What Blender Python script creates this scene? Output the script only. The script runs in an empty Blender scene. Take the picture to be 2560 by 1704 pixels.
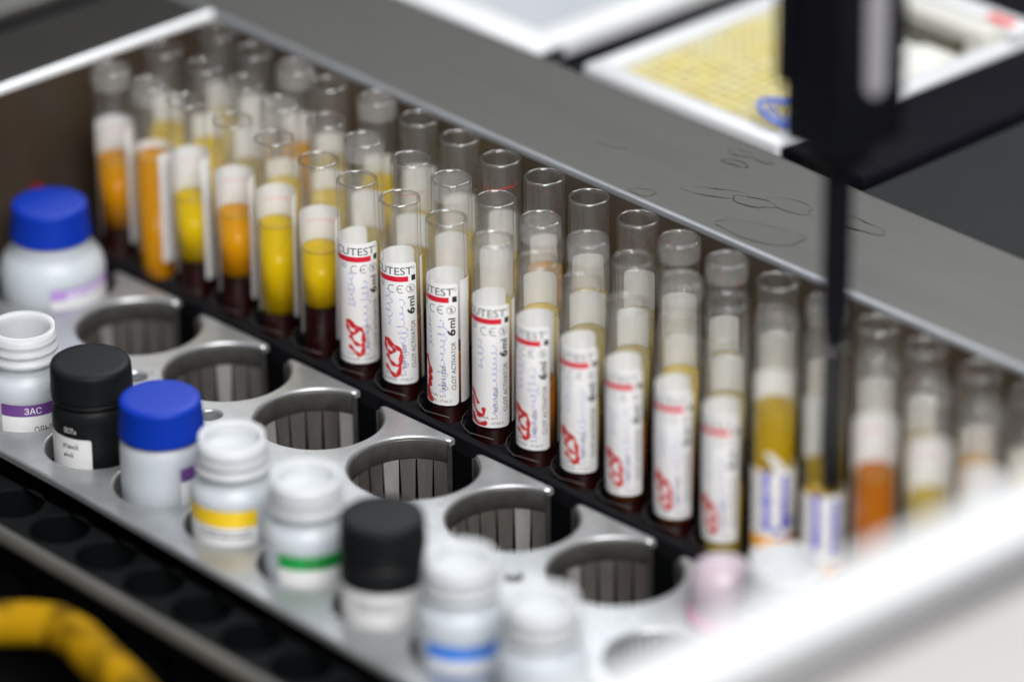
import bpy, bmesh, math, random
from mathutils import Vector, Matrix
from mathutils.geometry import tessellate_polygon
random.seed(7)
PI = math.pi
MM = 0.001
scene = bpy.context.scene
COL = scene.collection

# ------------------------------------------------------------------ camera
cd = bpy.data.cameras.new('camera'); cam = bpy.data.objects.new('camera', cd); COL.objects.link(cam)
FW = Vector((-0.65573477, 0.60506298, -0.45156472)); RT = Vector((0.68141938, 0.73183899, -0.00890615)); UP = Vector((-0.32508388, 0.31354503, 0.89219392))
CP = Vector((1171.915, -904.699, 643.785)) * MM
m = Matrix((RT, UP, -FW)).transposed().to_4x4(); m.translation = CP
cam.matrix_world = m
cd.sensor_width = 36; cd.lens = 172.2; cd.clip_start = 0.05; cd.clip_end = 30
cd.dof.use_dof = True; cd.dof.focus_distance = 1.518; cd.dof.aperture_fstop = 3.0
cd.dof.aperture_blades = 9
scene.camera = cam
# ------------------------------------------------------------------ world
w = bpy.data.worlds.new('World'); scene.world = w; w.use_nodes = True
nt = w.node_tree; bg = nt.nodes['Background']
tc = nt.nodes.new('ShaderNodeTexCoord'); sx = nt.nodes.new('ShaderNodeSeparateXYZ'); cr = nt.nodes.new('ShaderNodeValToRGB')
nt.links.new(tc.outputs['Generated'], sx.inputs[0])
mr = nt.nodes.new('ShaderNodeMapRange'); mr.inputs[1].default_value = -1; mr.inputs[2].default_value = 1
nt.links.new(sx.outputs['Z'], mr.inputs[0]); nt.links.new(mr.outputs[0], cr.inputs[0])
e = cr.color_ramp.elements
e[0].position = 0.45; e[0].color = (.05, .047, .045, 1)
e[1].position = 0.95; e[1].color = (.85, .9, .98, 1)
n_ = e.new(0.56); n_.color = (.16, .145, .13, 1)
n_ = e.new(0.72); n_.color = (.36, .36, .37, 1)
nt.links.new(cr.outputs[0], bg.inputs['Color']); bg.inputs['Strength'].default_value = 0.34
# ------------------------------------------------------------------ lamps (laboratory ceiling light and an added back light)
def area(name, loc, target, sx_, sy_, power, col):
    l = bpy.data.lights.new(name, 'AREA'); l.shape = 'RECTANGLE'; l.size = sx_; l.size_y = sy_; l.energy = power; l.color = col
    o = bpy.data.objects.new(name, l); COL.objects.link(o); o.location = loc
    d = Vector(target) - Vector(loc); o.rotation_euler = d.to_track_quat('-Z', 'Y').to_euler()
    return o
area('area_light', (1.40, -0.72, 1.45), (0.22, 0, 0), 1.2, 0.85, 50, (1, .985, .96))
area('area_light', (-0.9, 1.5, 1.75), (0.2, 0, 0), 1.3, 0.5, 24, (.93, .97, 1))  # added behind left to give the metal its sheen
# ------------------------------------------------------------------ view
scene.view_settings.view_transform = 'Standard'; scene.view_settings.look = 'None'
scene.view_settings.exposure = .42; scene.view_settings.gamma = 1; scene.view_settings.use_curve_mapping = False
scene.render.engine = 'CYCLES'
cy = scene.cycles
cy.max_bounces = 24; cy.transmission_bounces = 24; cy.transparent_max_bounces = 24; cy.glossy_bounces = 8; cy.diffuse_bounces = 4
cy.use_denoising = True
try: cy.denoiser = 'OPENIMAGEDENOISE'
except Exception: pass
cy.sample_clamp_indirect = 6; cy.blur_glossy = 0.6

# ------------------------------------------------------------------ materials
def mat(name, col, rough=.5, metal=0., **k):
    mt = bpy.data.materials.new(name); mt.use_nodes = True
    b = mt.node_tree.nodes['Principled BSDF']
    b.inputs['Base Color'].default_value = (*col, 1); b.inputs['Roughness'].default_value = rough; b.inputs['Metallic'].default_value = metal
    for kk, v in k.items():
        b.inputs[{'trans': 'Transmission Weight', 'ior': 'IOR', 'sss': 'Subsurface Weight', 'sssr': 'Subsurface Radius', 'ssss': 'Subsurface Scale', 'coat': 'Coat Weight', 'spec': 'Specular IOR Level', 'alpha': 'Alpha', 'aniso': 'Anisotropic'}[kk]].default_value = v
    return mt
def vary(mt, scale, c2, fac=.5, detail=4, stretch=(1, 1, 1), bump=0., rough=None, lo=.35, hi=.65, dist=0.0005):
    """procedural mottling towards colour c2, a little bump and roughness change, in object space"""
    t = mt.node_tree; b = t.nodes['Principled BSDF']; base = b.inputs['Base Color'].default_value[:]
    tc = t.nodes.new('ShaderNodeTexCoord'); mp = t.nodes.new('ShaderNodeMapping'); mp.inputs['Scale'].default_value = stretch
    n = t.nodes.new('ShaderNodeTexNoise'); n.inputs['Scale'].default_value = scale; n.inputs['Detail'].default_value = detail
    t.links.new(tc.outputs['Object'], mp.inputs[0]); t.links.new(mp.outputs[0], n.inputs['Vector'])
    r = t.nodes.new('ShaderNodeMapRange'); r.inputs[1].default_value = lo; r.inputs[2].default_value = hi; r.inputs[4].default_value = fac
    t.links.new(n.outputs['Fac'], r.inputs[0])
    mx = t.nodes.new('ShaderNodeMix'); mx.data_type = 'RGBA'; mx.inputs[6].default_value = base; mx.inputs[7].default_value = (*c2, 1)
    t.links.new(r.outputs[0], mx.inputs[0]); t.links.new(mx.outputs[2], b.inputs['Base Color'])
    if bump:
        bp = t.nodes.new('ShaderNodeBump'); bp.inputs['Strength'].default_value = bump; bp.inputs['Distance'].default_value = dist
        t.links.new(n.outputs['Fac'], bp.inputs['Height']); t.links.new(bp.outputs[0], b.inputs['Normal'])
    if rough:
        r2 = t.nodes.new('ShaderNodeMapRange'); r2.inputs[1].default_value = .3; r2.inputs[2].default_value = .7; r2.inputs[3].default_value = rough[0]; r2.inputs[4].default_value = rough[1]
        t.links.new(n.outputs['Fac'], r2.inputs[0]); t.links.new(r2.outputs[0], b.inputs['Roughness'])
    return mt
M = {}
def glass():
    mt = bpy.data.materials.new('clear_glass'); mt.use_nodes = True; t = mt.node_tree; t.nodes.clear()
    N = t.nodes.new; L = t.links.new
    out = N('ShaderNodeOutputMaterial'); tr = N('ShaderNodeBsdfTransparent'); gl = N('ShaderNodeBsdfGlass'); gs = N('ShaderNodeBsdfGlossy'); df = N('ShaderNodeBsdfTranslucent'); d2 = N('ShaderNodeBsdfDiffuse')
    gl.inputs['IOR'].default_value = 1.45; gl.inputs['Roughness'].default_value = .0; gs.inputs['Roughness'].default_value = .04
    lw = N('ShaderNodeLayerWeight'); lw.inputs['Blend'].default_value = .5
    ramp = N('ShaderNodeValToRGB'); e = ramp.color_ramp.elements          # path through the wall grows towards the edges
    e[0].position = .0; e[0].color = (.992, .992, .99, 1); e[1].position = 1; e[1].color = (.20, .185, .18, 1)
    q = e.new(.72); q.color = (.975, .975, .97, 1); q = e.new(.88); q.color = (.78, .77, .76, 1)
    L(lw.outputs['Facing'], ramp.inputs[0]); L(ramp.outputs[0], tr.inputs[0])
    m1 = N('ShaderNodeMixShader'); m1.inputs[0].default_value = .05; L(tr.outputs[0], m1.inputs[1]); L(gl.outputs[0], m1.inputs[2])
    pw = N('ShaderNodeMath'); pw.operation = 'POWER'; pw.inputs[1].default_value = 4.5; L(lw.outputs['Facing'], pw.inputs[0])
    fr = N('ShaderNodeMath'); fr.operation = 'MULTIPLY_ADD'; fr.inputs[1].default_value = .45; fr.inputs[2].default_value = .008; L(pw.outputs[0], fr.inputs[0])
    m2 = N('ShaderNodeMixShader'); L(fr.outputs[0], m2.inputs[0]); L(m1.outputs[0], m2.inputs[1]); L(gs.outputs[0], m2.inputs[2])
    md = N('ShaderNodeMixShader'); md.inputs[0].default_value = .5; L(df.outputs[0], md.inputs[1]); L(d2.outputs[0], md.inputs[2])
    tc = N('ShaderNodeTexCoord'); mp = N('ShaderNodeMapping'); mp.inputs['Scale'].default_value = (1, 1, .12); nz = N('ShaderNodeTexNoise'); nz.inputs['Scale'].default_value = 420
    L(tc.outputs['Object'], mp.inputs[0]); L(mp.outputs[0], nz.inputs['Vector'])
    mr = N('ShaderNodeMapRange'); mr.inputs[1].default_value = .35; mr.inputs[2].default_value = .75; mr.inputs[3].default_value = .01; mr.inputs[4].default_value = .045; L(nz.outputs['Fac'], mr.inputs[0])
    sp = N('ShaderNodeSeparateXYZ'); L(tc.outputs['Object'], sp.inputs[0]); zr = N('ShaderNodeMapRange'); zr.inputs[1].default_value = .060; zr.inputs[2].default_value = .076; L(sp.outputs['Z'], zr.inputs[0])
    mu = N('ShaderNodeMath'); mu.operation = 'MULTIPLY'; L(mr.outputs[0], mu.inputs[0]); L(zr.outputs[0], mu.inputs[1])
    m3 = N('ShaderNodeMixShader'); L(mu.outputs[0], m3.inputs[0]); L(m2.outputs[0], m3.inputs[1]); L(md.outputs[0], m3.inputs[2])
    L(m3.outputs[0], out.inputs[0]); return mt
M['glass'] = glass()
def glass2(name, frost, gloss, c0, c1):
    mt = bpy.data.materials.new(name); mt.use_nodes = True; t = mt.node_tree; t.nodes.clear(); N = t.nodes.new; L = t.links.new
    out = N('ShaderNodeOutputMaterial'); tr = N('ShaderNodeBsdfTransparent'); gs = N('ShaderNodeBsdfGlossy'); gs.inputs['Roughness'].default_value = .08; df = N('ShaderNodeBsdfDiffuse'); df.inputs[0].default_value = (.85, .84, .82, 1); tl = N('ShaderNodeBsdfTranslucent'); tl.inputs[0].default_value = (.85, .84, .82, 1)
    lw = N('ShaderNodeLayerWeight'); lw.inputs['Blend'].default_value = .5; rp = N('ShaderNodeValToRGB'); e = rp.color_ramp.elements; e[0].color = (*c0, 1); e[1].color = (*c1, 1); e[0].position = .3
    L(lw.outputs['Facing'], rp.inputs[0]); L(rp.outputs[0], tr.inputs[0])
    a = N('ShaderNodeMixShader'); a.inputs[0].default_value = .5; L(df.outputs[0], a.inputs[1]); L(tl.outputs[0], a.inputs[2])
    b = N('ShaderNodeMixShader'); b.inputs[0].default_value = frost; L(tr.outputs[0], b.inputs[1]); L(a.outputs[0], b.inputs[2])
    c = N('ShaderNodeMixShader'); c.inputs[0].default_value = gloss; L(b.outputs[0], c.inputs[1]); L(gs.outputs[0], c.inputs[2]); L(c.outputs[0], out.inputs[0]); return mt
M['rim'] = glass2('fire_polished_rim', .07, .15, (.82, .81, .79), (.34, .31, .28))
M['frost'] = glass2('frosted_band', .22, .05, (.95, .95, .94), (.55, .54, .53))
def translucent(mt, w_):
    t = mt.node_tree; b = t.nodes['Principled BSDF']; out = t.nodes['Material Output']; tl = t.nodes.new('ShaderNodeBsdfTranslucent'); tl.inputs[0].default_value = (.93, .935, .95, 1)
    mx = t.nodes.new('ShaderNodeMixShader'); mx.inputs[0].default_value = w_; t.links.new(b.outputs[0], mx.inputs[1]); t.links.new(tl.outputs[0], mx.inputs[2]); t.links.new(mx.outputs[0], out.inputs[0]); return mt
M['paper'] = vary(mat('label_paper', (.90, .90, .905), .38, spec=.4), 260, (.82, .82, .835), .5)
translucent(M['paper'], .27)
M['ink'] = mat('black_ink', (.012, .012, .014), .45)
M['greyink'] = mat('grey_ink', (.10, .10, .12), .5)
M['redbar'] = mat('red_print', (.60, .006, .03), .4)
M['marker'] = vary(mat('red_marker', (.42, .006, .008), .45), 900, (.62, .02, .02), .8)
M['palered'] = mat('print_seen_through_paper', (.80, .60, .62), .5)
M['pen'] = mat('blue_pen', (.19, .21, .60), .5)
M['clot'] = vary(mat('dark_blood', (.006, .0008, .001), .4, spec=.03), 300, (.018, .0015, .0015), .6)
def serum(name, col):
    mt = mat(name, col, .12, ior=1.33)
    t = mt.node_tree; b = t.nodes['Principled BSDF']
    b.inputs['Transmission Weight'].default_value = .35; b.inputs['Specular IOR Level'].default_value = .0
    b.inputs['Subsurface Weight'].default_value = .3; b.inputs['Subsurface Scale'].default_value = .003; b.inputs['Subsurface Radius'].default_value = (1, .6, .1)
    return mt
M['yellow'] = serum('yellow_serum', (.72, .50, .0008))
M['gold'] = serum('golden_serum', (.70, .32, .0008))
M['amber'] = serum('amber_serum', (.60, .26, .0006))
M['brown'] = serum('brown_serum', (.30, .09, .004))
M['orange'] = serum('orange_serum', (.42, .12, .003))
M['murky'] = serum('murky_serum', (.42, .27, .004))
M['straw'] = serum('straw_serum', (.42, .31, .05))
M['meniscus'] = mat('meniscus_line', (.30, .20, .01), .2)
M['cast'] = vary(mat('cast_aluminium', (.41, .425, .44), .33, .62), 90, (.30, .31, .32), .8, 6, bump=.12, rough=(.26, .42), dist=.0003)
M['liner'] = vary(mat('stained_steel', (.075, .073, .07), .42, .3), 170, (.04, .038, .034), .8, 6, rough=(.25, .5))
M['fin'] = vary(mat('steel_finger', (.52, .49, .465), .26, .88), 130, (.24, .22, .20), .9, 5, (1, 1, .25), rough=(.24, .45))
M['findark'] = vary(mat('dim_finger', (.24, .22, .205), .36, .75), 130, (.15, .13, .12), .9, 5, (1, 1, .25))
M['finbright'] = vary(mat('bright_finger', (.80, .77, .76), .3, .75), 130, (.50, .48, .46), .9, 5, (1, 1, .25))
M['black'] = vary(mat('black_plastic', (.005, .005, .007), .42, spec=.10), 140, (.010, .010, .011), .6, rough=(.34, .5))
M['curbedge'] = mat('cup_edge_glint', (.07, .06, .055), .45)  # paler than the rack, colour of the painted edge highlights
M['blackhole'] = mat('dark_plastic', (.003, .0035, .004), .6, spec=.04)
M['deck'] = vary(mat('deck_metal', (.078, .074, .066), .34, .45), 60, (.055, .052, .047), .9, 6, (.12, 1, 1), rough=(.33, .41))
M['deckedge'] = vary(mat('deck_edge_highlight', (.20, .21, .225), .34, .4), 40, (.15, .155, .16), .6)  # lighter than the deck, paints the highlight along the fold
M['stain'] = mat('dried_stain', (.060, .055, .045), .5, .25)
M['stainrim'] = mat('dried_stain_rim', (.048, .044, .037), .5, .2)
M['wall'] = vary(mat('tray_wall', (.055, .041, .031), .36, .1), 25, (.026, .018, .012), .9, 5, (1, 1, .4), rough=(.22, .4))
M['blood'] = mat('blood_speck', (.16, .01, .006), .4)
M['floor'] = mat('tray_floor', (.012, .012, .013), .6)
M['bluecap'] = mat('blue_cap_plastic', (.002, .028, .33), .45, spec=.2, sss=.1, ssss=.003)
M['blackcap'] = vary(mat('black_cap_plastic', (.006, .007, .008), .5, spec=.12), 200, (.010, .010, .011), .5)
M['hdpe'] = mat('milky_plastic', (.47, .51, .55), .45, sss=.8, ssss=.012, sssr=(1, 1, 1))
M['whitepl'] = mat('white_neck_plastic', (.46, .48, .505), .5, sss=.7, ssss=.010, sssr=(1, 1, 1))
M['pinkpl'] = mat('pink_plastic', (.44, .375, .43), .35, sss=.5, ssss=.008)
M['pinkring'] = mat('pink_ring', (.55, .16, .33), .4)
M['purple'] = mat('purple_print', (.13, .045, .22), .4)
M['lilac'] = mat('lilac_print', (.36, .22, .55), .4)
M['ylband'] = mat('yellow_print', (.74, .50, .01), .4)
M['grband'] = mat('green_print', (.005, .26, .045), .4)
M['blband'] = mat('blue_print', (.01, .16, .62), .4)
M['orband'] = mat('orange_print', (.85, .38, .03), .4)
M['inkblue'] = mat('deep_blue_print', (.03, .035, .55), .4)
M['whiteink'] = mat('white_print', (.80, .80, .82), .4)
M['probe'] = vary(mat('probe_black', (.004, .0045, .007), .45, spec=.15), 60, (.007, .007, .010), .6)
M['chrome'] = mat('grey_slot_cover', (.36, .35, .38), .35, .2)
M['white'] = vary(mat('white_enamel', (.64, .65, .67), .4), 20, (.58, .59, .61), .6)
M['frame'] = vary(mat('frame_enamel', (.54, .55, .565), .45), 20, (.50, .51, .525), .6)
M['panel'] = vary(mat('pale_panel', (.38, .365, .36), .5), 20, (.35, .335, .33), .6)
M['foam'] = vary(mat('white_foam', (.74, .74, .71), .8), 160, (.58, .57, .50), .8, bump=.9, dist=.002)
M['trayin'] = vary(mat('grey_tray_floor', (.40, .42, .45), .5), 30, (.36, .38, .41), .6)
M['bench'] = vary(mat('dark_bench', (.003, .003, .006), .6, spec=.03), 30, (.006, .006, .008), .5)
M['benchgrey'] = vary(mat('grey_bench', (.020, .022, .023), .6, 0., spec=.06), 24, (.018, .019, .02), .8)
M['murkypl'] = mat('dark_olive_plastic', (.05, .045, .025), .6)
M['tip'] = vary(mat('yellow_tip', (.70, .63, .24), .4, sss=.3, ssss=.002), 70, (.68, .65, .42), .9)
M['tipbase'] = mat('tip_rack_floor', (.34, .33, .27), .6)
M['board'] = mat('pale_board', (.55, .54, .50), .55)
M['redmark'] = mat('red_mark', (.70, .04, .03), .5)
M['hose'] = vary(mat('yellow_hose', (.30, .165, .002), .7, spec=.05), 90, (.11, .06, .002), 1., 5, lo=.42, hi=.60, bump=.6, dist=.002)
M['band'] = mat('blue_band', (.03, .12, .62), .35)
M['rail'] = vary(mat('grey_rail', (.065, .06, .05), .5, .1), 40, (.045, .042, .036), .7)
M['edge'] = mat('edge_highlight', (.86, .88, .90), .3, .2)  # near white, so the folded edge carries a painted highlight

# ------------------------------------------------------------------ mesh builder
class MB:
    def __init__(s): s.v = []; s.f = []; s.m = []; s.sm = []; s.mats = []
    def mi(s, k):
        if k not in s.mats: s.mats.append(k)
        return s.mats.index(k)
    def add(s, vs, fs, k, smooth=False):
        o = len(s.v); i = s.mi(k)
        s.v += [tuple(v) for v in vs]
        for f in fs: s.f.append([a + o for a in f]); s.m.append(i); s.sm.append(smooth)
    def box(s, x0, x1, y0, y1, z0, z1, k):
        vs = [(x, y, z) for z in (z0, z1) for y in (y0, y1) for x in (x0, x1)]
        s.add(vs, [(0, 2, 3, 1), (4, 5, 7, 6), (0, 1, 5, 4), (2, 6, 7, 3), (0, 4, 6, 2), (1, 3, 7, 5)], k)
    def rbox(s, x0, x1, y0, y1, z0, z1, k, r=1., seg=3, rot=0, piv=None):
        bm = bmesh.new()
        bmesh.ops.create_cube(bm, size=1)
        for v in bm.verts: v.co = Vector(((x0 + x1) / 2 + v.co.x * (x1 - x0), (y0 + y1) / 2 + v.co.y * (y1 - y0), (z0 + z1) / 2 + v.co.z * (z1 - z0)))
        bmesh.ops.bevel(bm, geom=bm.edges[:], offset=r, segments=seg, profile=.5, affect='EDGES')
        if rot:
            c = Vector((piv or ((x0 + x1) / 2, (y0 + y1) / 2)) ).to_3d()
            R = Matrix.Rotation(rot, 3, 'Z')
            for v in bm.verts: v.co = R @ (v.co - c) + c
        bm.verts.index_update()
        s.add([v.co[:] for v in bm.verts], [[v.index for v in f.verts] for f in bm.faces], k, True); bm.free()
    def lathe(s, prof, k, n=48, c=(0, 0), a0=0, a1=2 * PI, rib=None, smooth=True):
        full = abs(a1 - a0 - 2 * PI) < 1e-6; na = n if full else n + 1
        vs = []
        for j, (r, z) in enumerate(prof):
            for i in range(na):
                a = a0 + (a1 - a0) * i / n; rr = r
                if rib and rib[0] <= j <= rib[1]: rr = r + (rib[2] if i % 2 else 0)
                vs.append((c[0] + rr * math.cos(a), c[1] + rr * math.sin(a), z))
        fs = []
        for j in range(len(prof) - 1):
            for i in range(n):
                i2 = (i + 1) % na if full else i + 1
                fs.append((j * na + i, j * na + i2, (j + 1) * na + i2, (j + 1) * na + i))
        s.add(vs, fs, k, smooth)
    def tube(s, pts, r, k, n=10):
        pts = [Vector(p) for p in pts]; vs = []; fs = []
        for i, p in enumerate(pts):
            t = (pts[min(i + 1, len(pts) - 1)] - pts[max(i - 1, 0)]).normalized()
            a = t.orthogonal().normalized() if i == 0 else (a - t * a.dot(t)).normalized()
            b = t.cross(a)
            for j in range(n): vs.append(p + (a * math.cos(2 * PI * j / n) + b * math.sin(2 * PI * j / n)) * r)
        for i in range(len(pts) - 1):
            for j in range(n): fs.append((i * n + j, i * n + (j + 1) % n, (i + 1) * n + (j + 1) % n, (i + 1) * n + j))
        fs.append(tuple(range(n))[::-1]); fs.append(tuple(range((len(pts) - 1) * n, len(pts) * n)))
        s.add(vs, fs, k, True)
    def plate(s, outer, holes, z, k, depth, cham=.6, kw=None, dh=None):
        """flat plate with holes, chamfered lips and walls going down"""
        def off(p, d):
            n = len(p); r = []
            for i in range(n):
                a, b, c = Vector(p[i - 1]), Vector(p[i]), Vector(p[(i + 1) % n])
                e1 = (b - a); e2 = (c - b)
                if e1.length < 1e-9: e1 = e2
                if e2.length < 1e-9: e2 = e1
                n1 = Vector((-e1.y, e1.x)).normalized(); n2 = Vector((-e2.y, e2.x)).normalized()
                nn = n1 + n2
                if nn.length < .3: nn = n1
                nn.normalize(); r.append(tuple(b + nn * d / max(.6, nn.dot(n1))))
            return r
        # outer CCW, holes CW -> positive offset is into the material
        loops = [outer] + holes
        tops = [off(l, cham) if cham else l for l in loops]
        flat = [p for l in tops for p in l]
        tri = tessellate_polygon([[Vector((x, y, 0)) for x, y in l] for l in tops])
        fs = []
        for t in tri:
            a, b, c = (Vector(flat[q]) for q in t)
            ar = (b - a).cross(c - a)
            if abs(ar) < 1e-9: continue
            fs.append(t if ar > 0 else t[::-1])
        s.add([(x, y, z) for x, y in flat], fs, k)
        for li, (l, tp) in enumerate(zip(loops, tops)):
            n = len(l); dd = depth if (li == 0 or dh is None) else dh
            if cham:
                c2 = off(l, cham * .3)
                s.add([(x, y, z) for x, y in tp] + [(x, y, z - cham * .3) for x, y in c2] + [(x, y, z - cham) for x, y in l],
                      [(i + j * n, i + (j + 1) * n, (i + 1) % n + (j + 1) * n, (i + 1) % n + j * n) for j in (0, 1) for i in range(n)], k, True)
            zz = z - cham
            s.add([(x, y, zz) for x, y in l] + [(x, y, z - dd) for x, y in l], [(i, i + n, (i + 1) % n + n, (i + 1) % n) for i in range(n)], kw or k, False)
    def build(s, name, parent=None, auto=True):
        me = bpy.data.meshes.new(name); me.from_pydata([(x * MM, y * MM, z * MM) for x, y, z in s.v], [], s.f)
        for k in s.mats: me.materials.append(M[k])
        me.polygons.foreach_set('material_index', s.m); me.polygons.foreach_set('use_smooth', s.sm)
        me.update()
        o = bpy.data.objects.new(name, me); COL.objects.link(o)
        if parent: o.parent = parent
        return o
def circ(cx, cy, r, n=48, cw=True, a0=0): return [(cx + r * math.cos(a0 + (-1 if cw else 1) * 2 * PI * i / n), cy + r * math.sin(a0 + (-1 if cw else 1) * 2 * PI * i / n)) for i in range(n)]
def tag(o, label, cat, group=None, kind=None):
    if label: o['label'] = label
    if cat: o['category'] = cat
    if group: o['group'] = group
    if kind: o['kind'] = kind
    return o
def empty(name, loc, label, cat, group=None):
    o = bpy.data.objects.new(name, None); COL.objects.link(o); o.location = Vector(loc) * MM; o.empty_display_size = .01
    return tag(o, label, cat, group)

# ------------------------------------------------------------------ lettering bent round a cylinder
_tc = {}
def glyphs(body, bold=0.):
    if (body, bold) in _tc: return _tc[(body, bold)]
    c = bpy.data.curves.new('t', 'FONT'); c.body = body; c.size = 1; c.resolution_u = 3; c.offset = bold
    o = bpy.data.objects.new('t', c); COL.objects.link(o)
    dg = bpy.context.evaluated_depsgraph_get(); dg.update(); oe = o.evaluated_get(dg); me = oe.to_mesh()
    bm = bmesh.new(); bm.from_mesh(me)
    for _ in range(5):          # short edges only, so that the letters follow the curve
        bmesh.ops.triangulate(bm, faces=bm.faces[:])
        le = [e for e in bm.edges if e.calc_length() > .22]
        if not le: break
        bmesh.ops.subdivide_edges(bm, edges=le, cuts=1)
    bmesh.ops.triangulate(bm, faces=bm.faces[:]); bm.verts.index_update()
    vs = [(v.co.x, v.co.y) for v in bm.verts]; fs = [tuple(v.index for v in f.verts) for f in bm.faces]; bm.free()
    oe.to_mesh_clear(); bpy.data.objects.remove(o); bpy.data.curves.remove(c)
    x0 = min(v[0] for v in vs); vs = [(a - x0, b) for a, b in vs]
    _tc[(body, bold)] = (vs, fs); return vs, fs
AZ = math.atan2(-.678, .735)          # azimuth that faces the camera
def put(mb, vs, fs, k, R, lift):       # vs in (arc mm, z mm); arc 0 faces the camera, + to its right
    mb.add([((R + lift) * math.cos(AZ + u / R), (R + lift) * math.sin(AZ + u / R), z) for u, z in vs], fs, k, True)
def text(mb, body, u, z, cap, k, R, w=1., vertical=False, lift=.07, bold=0., length=None, slant=0):
    vs, fs = glyphs(body, bold); sc = cap / .72
    sxx = sc * w
    if length: sxx = length / max(v[0] for v in vs)
    if vertical: pts = [(u - b * sc, z + a * sxx) for a, b in vs]
    else: pts = [(u + a * sxx, z + b * sc + a * sxx * slant) for a, b in vs]
    put(mb, pts, fs, k, R, lift)
def rect(mb, u0, u1, z0, z1, k, R, lift=.06):
    n = max(1, int(abs(u1 - u0) / .6)); vs = []
    for i in range(n + 1):
        u = u0 + (u1 - u0) * i / n; vs += [(u, z0), (u, z1)]
    put(mb, vs, [(2 * i, 2 * i + 2, 2 * i + 3, 2 * i + 1) for i in range(n)], k, R, lift)
def stroke(mb, pts, wd, k, R, lift=.09, closed=False):
    if closed: pts = pts + [pts[0], pts[1]]
    # catmull-rom smoothing
    P = [Vector(p) for p in pts]; q = []
    for i in range(len(P) - 1):
        p0, p1, p2, p3 = P[max(i - 1, 0)], P[i], P[i + 1], P[min(i + 2, len(P) - 1)]
        for t in (0, .25, .5, .75):
            q.append(.5 * ((2 * p1) + (p2 - p0) * t + (2 * p0 - 5 * p1 + 4 * p2 - p3) * t * t + (3 * p1 - p0 - 3 * p2 + p3) * t ** 3))
    q.append(P[-1]); vs = []
    for i, p in enumerate(q):
        t = (q[min(i + 1, len(q) - 1)] - q[max(i - 1, 0)])
        if t.length < 1e-6: t = Vector((1, 0))
        t.normalize(); n = Vector((-t.y, t.x)); h = wd / 2 * (.8 + .3 * math.sin(i * .9))
        if i in (0, len(q) - 1): h *= .5
        vs += [tuple(p + n * h), tuple(p - n * h)]
    put(mb, vs, [(2 * i, 2 * i + 1, 2 * i + 3, 2 * i + 2) for i in range(len(q) - 1)], k, R, lift)
def ring(mb, u, z, r, wd, k, R, n=20, a0=0, a1=2 * PI):
    stroke(mb, [(u + r * math.cos(a0 + (a1 - a0) * i / n), z + r * math.sin(a0 + (a1 - a0) * i / n)) for i in range(n + 1)], wd, k, R, .075)
def sheet(mb, u0, u1, z0, z1, R, k='paper', lift=.03, rl=1.4, rr=1.4):
    """paper label, rounded corners, curved on the cylinder"""
    n = max(8, int((u1 - u0) / .5)); us = sorted(set([u0 + (u1 - u0) * i / n for i in range(n + 1)] + [u0 + rl * f for f in (.05, .15, .3, .5, .75)] + [u1 - rr * f for f in (.05, .15, .3, .5, .75)]))
    vs = []
    for u in us:
        d = 0
        if u - u0 < rl: d = rl - math.sqrt(max(0, rl ** 2 - (rl - (u - u0)) ** 2))
        if u1 - u < rr: d = max(d, rr - math.sqrt(max(0, rr ** 2 - (rr - (u1 - u)) ** 2)))
        vs += [(u, z0 + d), (u, z1 - d)]
    put(mb, vs, [(2 * i, 2 * i + 2, 2 * i + 3, 2 * i + 1) for i in range(len(us) - 1)], k, R, lift)

# ------------------------------------------------------------------ the machine: deck, pit walls, floor
PZ = -66.   # top of the reagent plate; tube rims are at 0
DZ = -5.    # deck
mb = MB()
XL, YB, YO = -19., 57.5, 115.
# back deck with folded inner edge, as one sweep along x
def sweep_x(mb, prof, x0, x1, k):
    n = len(prof)
    mb.add([(x0, y, z) for y, z in prof] + [(x1, y, z) for y, z in prof], [(i, i + n, i + 1 + n, i + 1) for i in range(n - 1)], k, True)
def sweep_y(mb, prof, y0, y1, k):
    n = len(prof)
    mb.add([(x, y0, z) for x, z in prof] + [(x, y1, z) for x, z in prof], [(i, i + 1, i + 1 + n, i + n) for i in range(n - 1)], k, True)
def arc(cx, cz, r, a0, a1, n=6): return [(cx + r * math.cos(math.radians(a0 + (a1 - a0) * i / n)), cz + r * math.sin(math.radians(a0 + (a1 - a0) * i / n))) for i in range(n + 1)]
prof = [(YB + .3, DZ - 12)] + arc(YB + 1.9, DZ - 1.6, 1.6, 180, 90) + [(YB + 3.2, DZ), (YO - 3, DZ)] + arc(YO - 2, DZ - 2, 2, 90, 0) + [(YO, DZ - 30)]
sweep_x(mb, prof[8:], -240, 760, 'deck'); sweep_x(mb, prof[2:9], -240, 760, 'deckedge'); sweep_x(mb, [(YB + .3, DZ - 7)] + prof[1:3], -240, 760, 'wall')
deck = mb.build('deck'); tag(deck, None, None, kind='structure')
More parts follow.
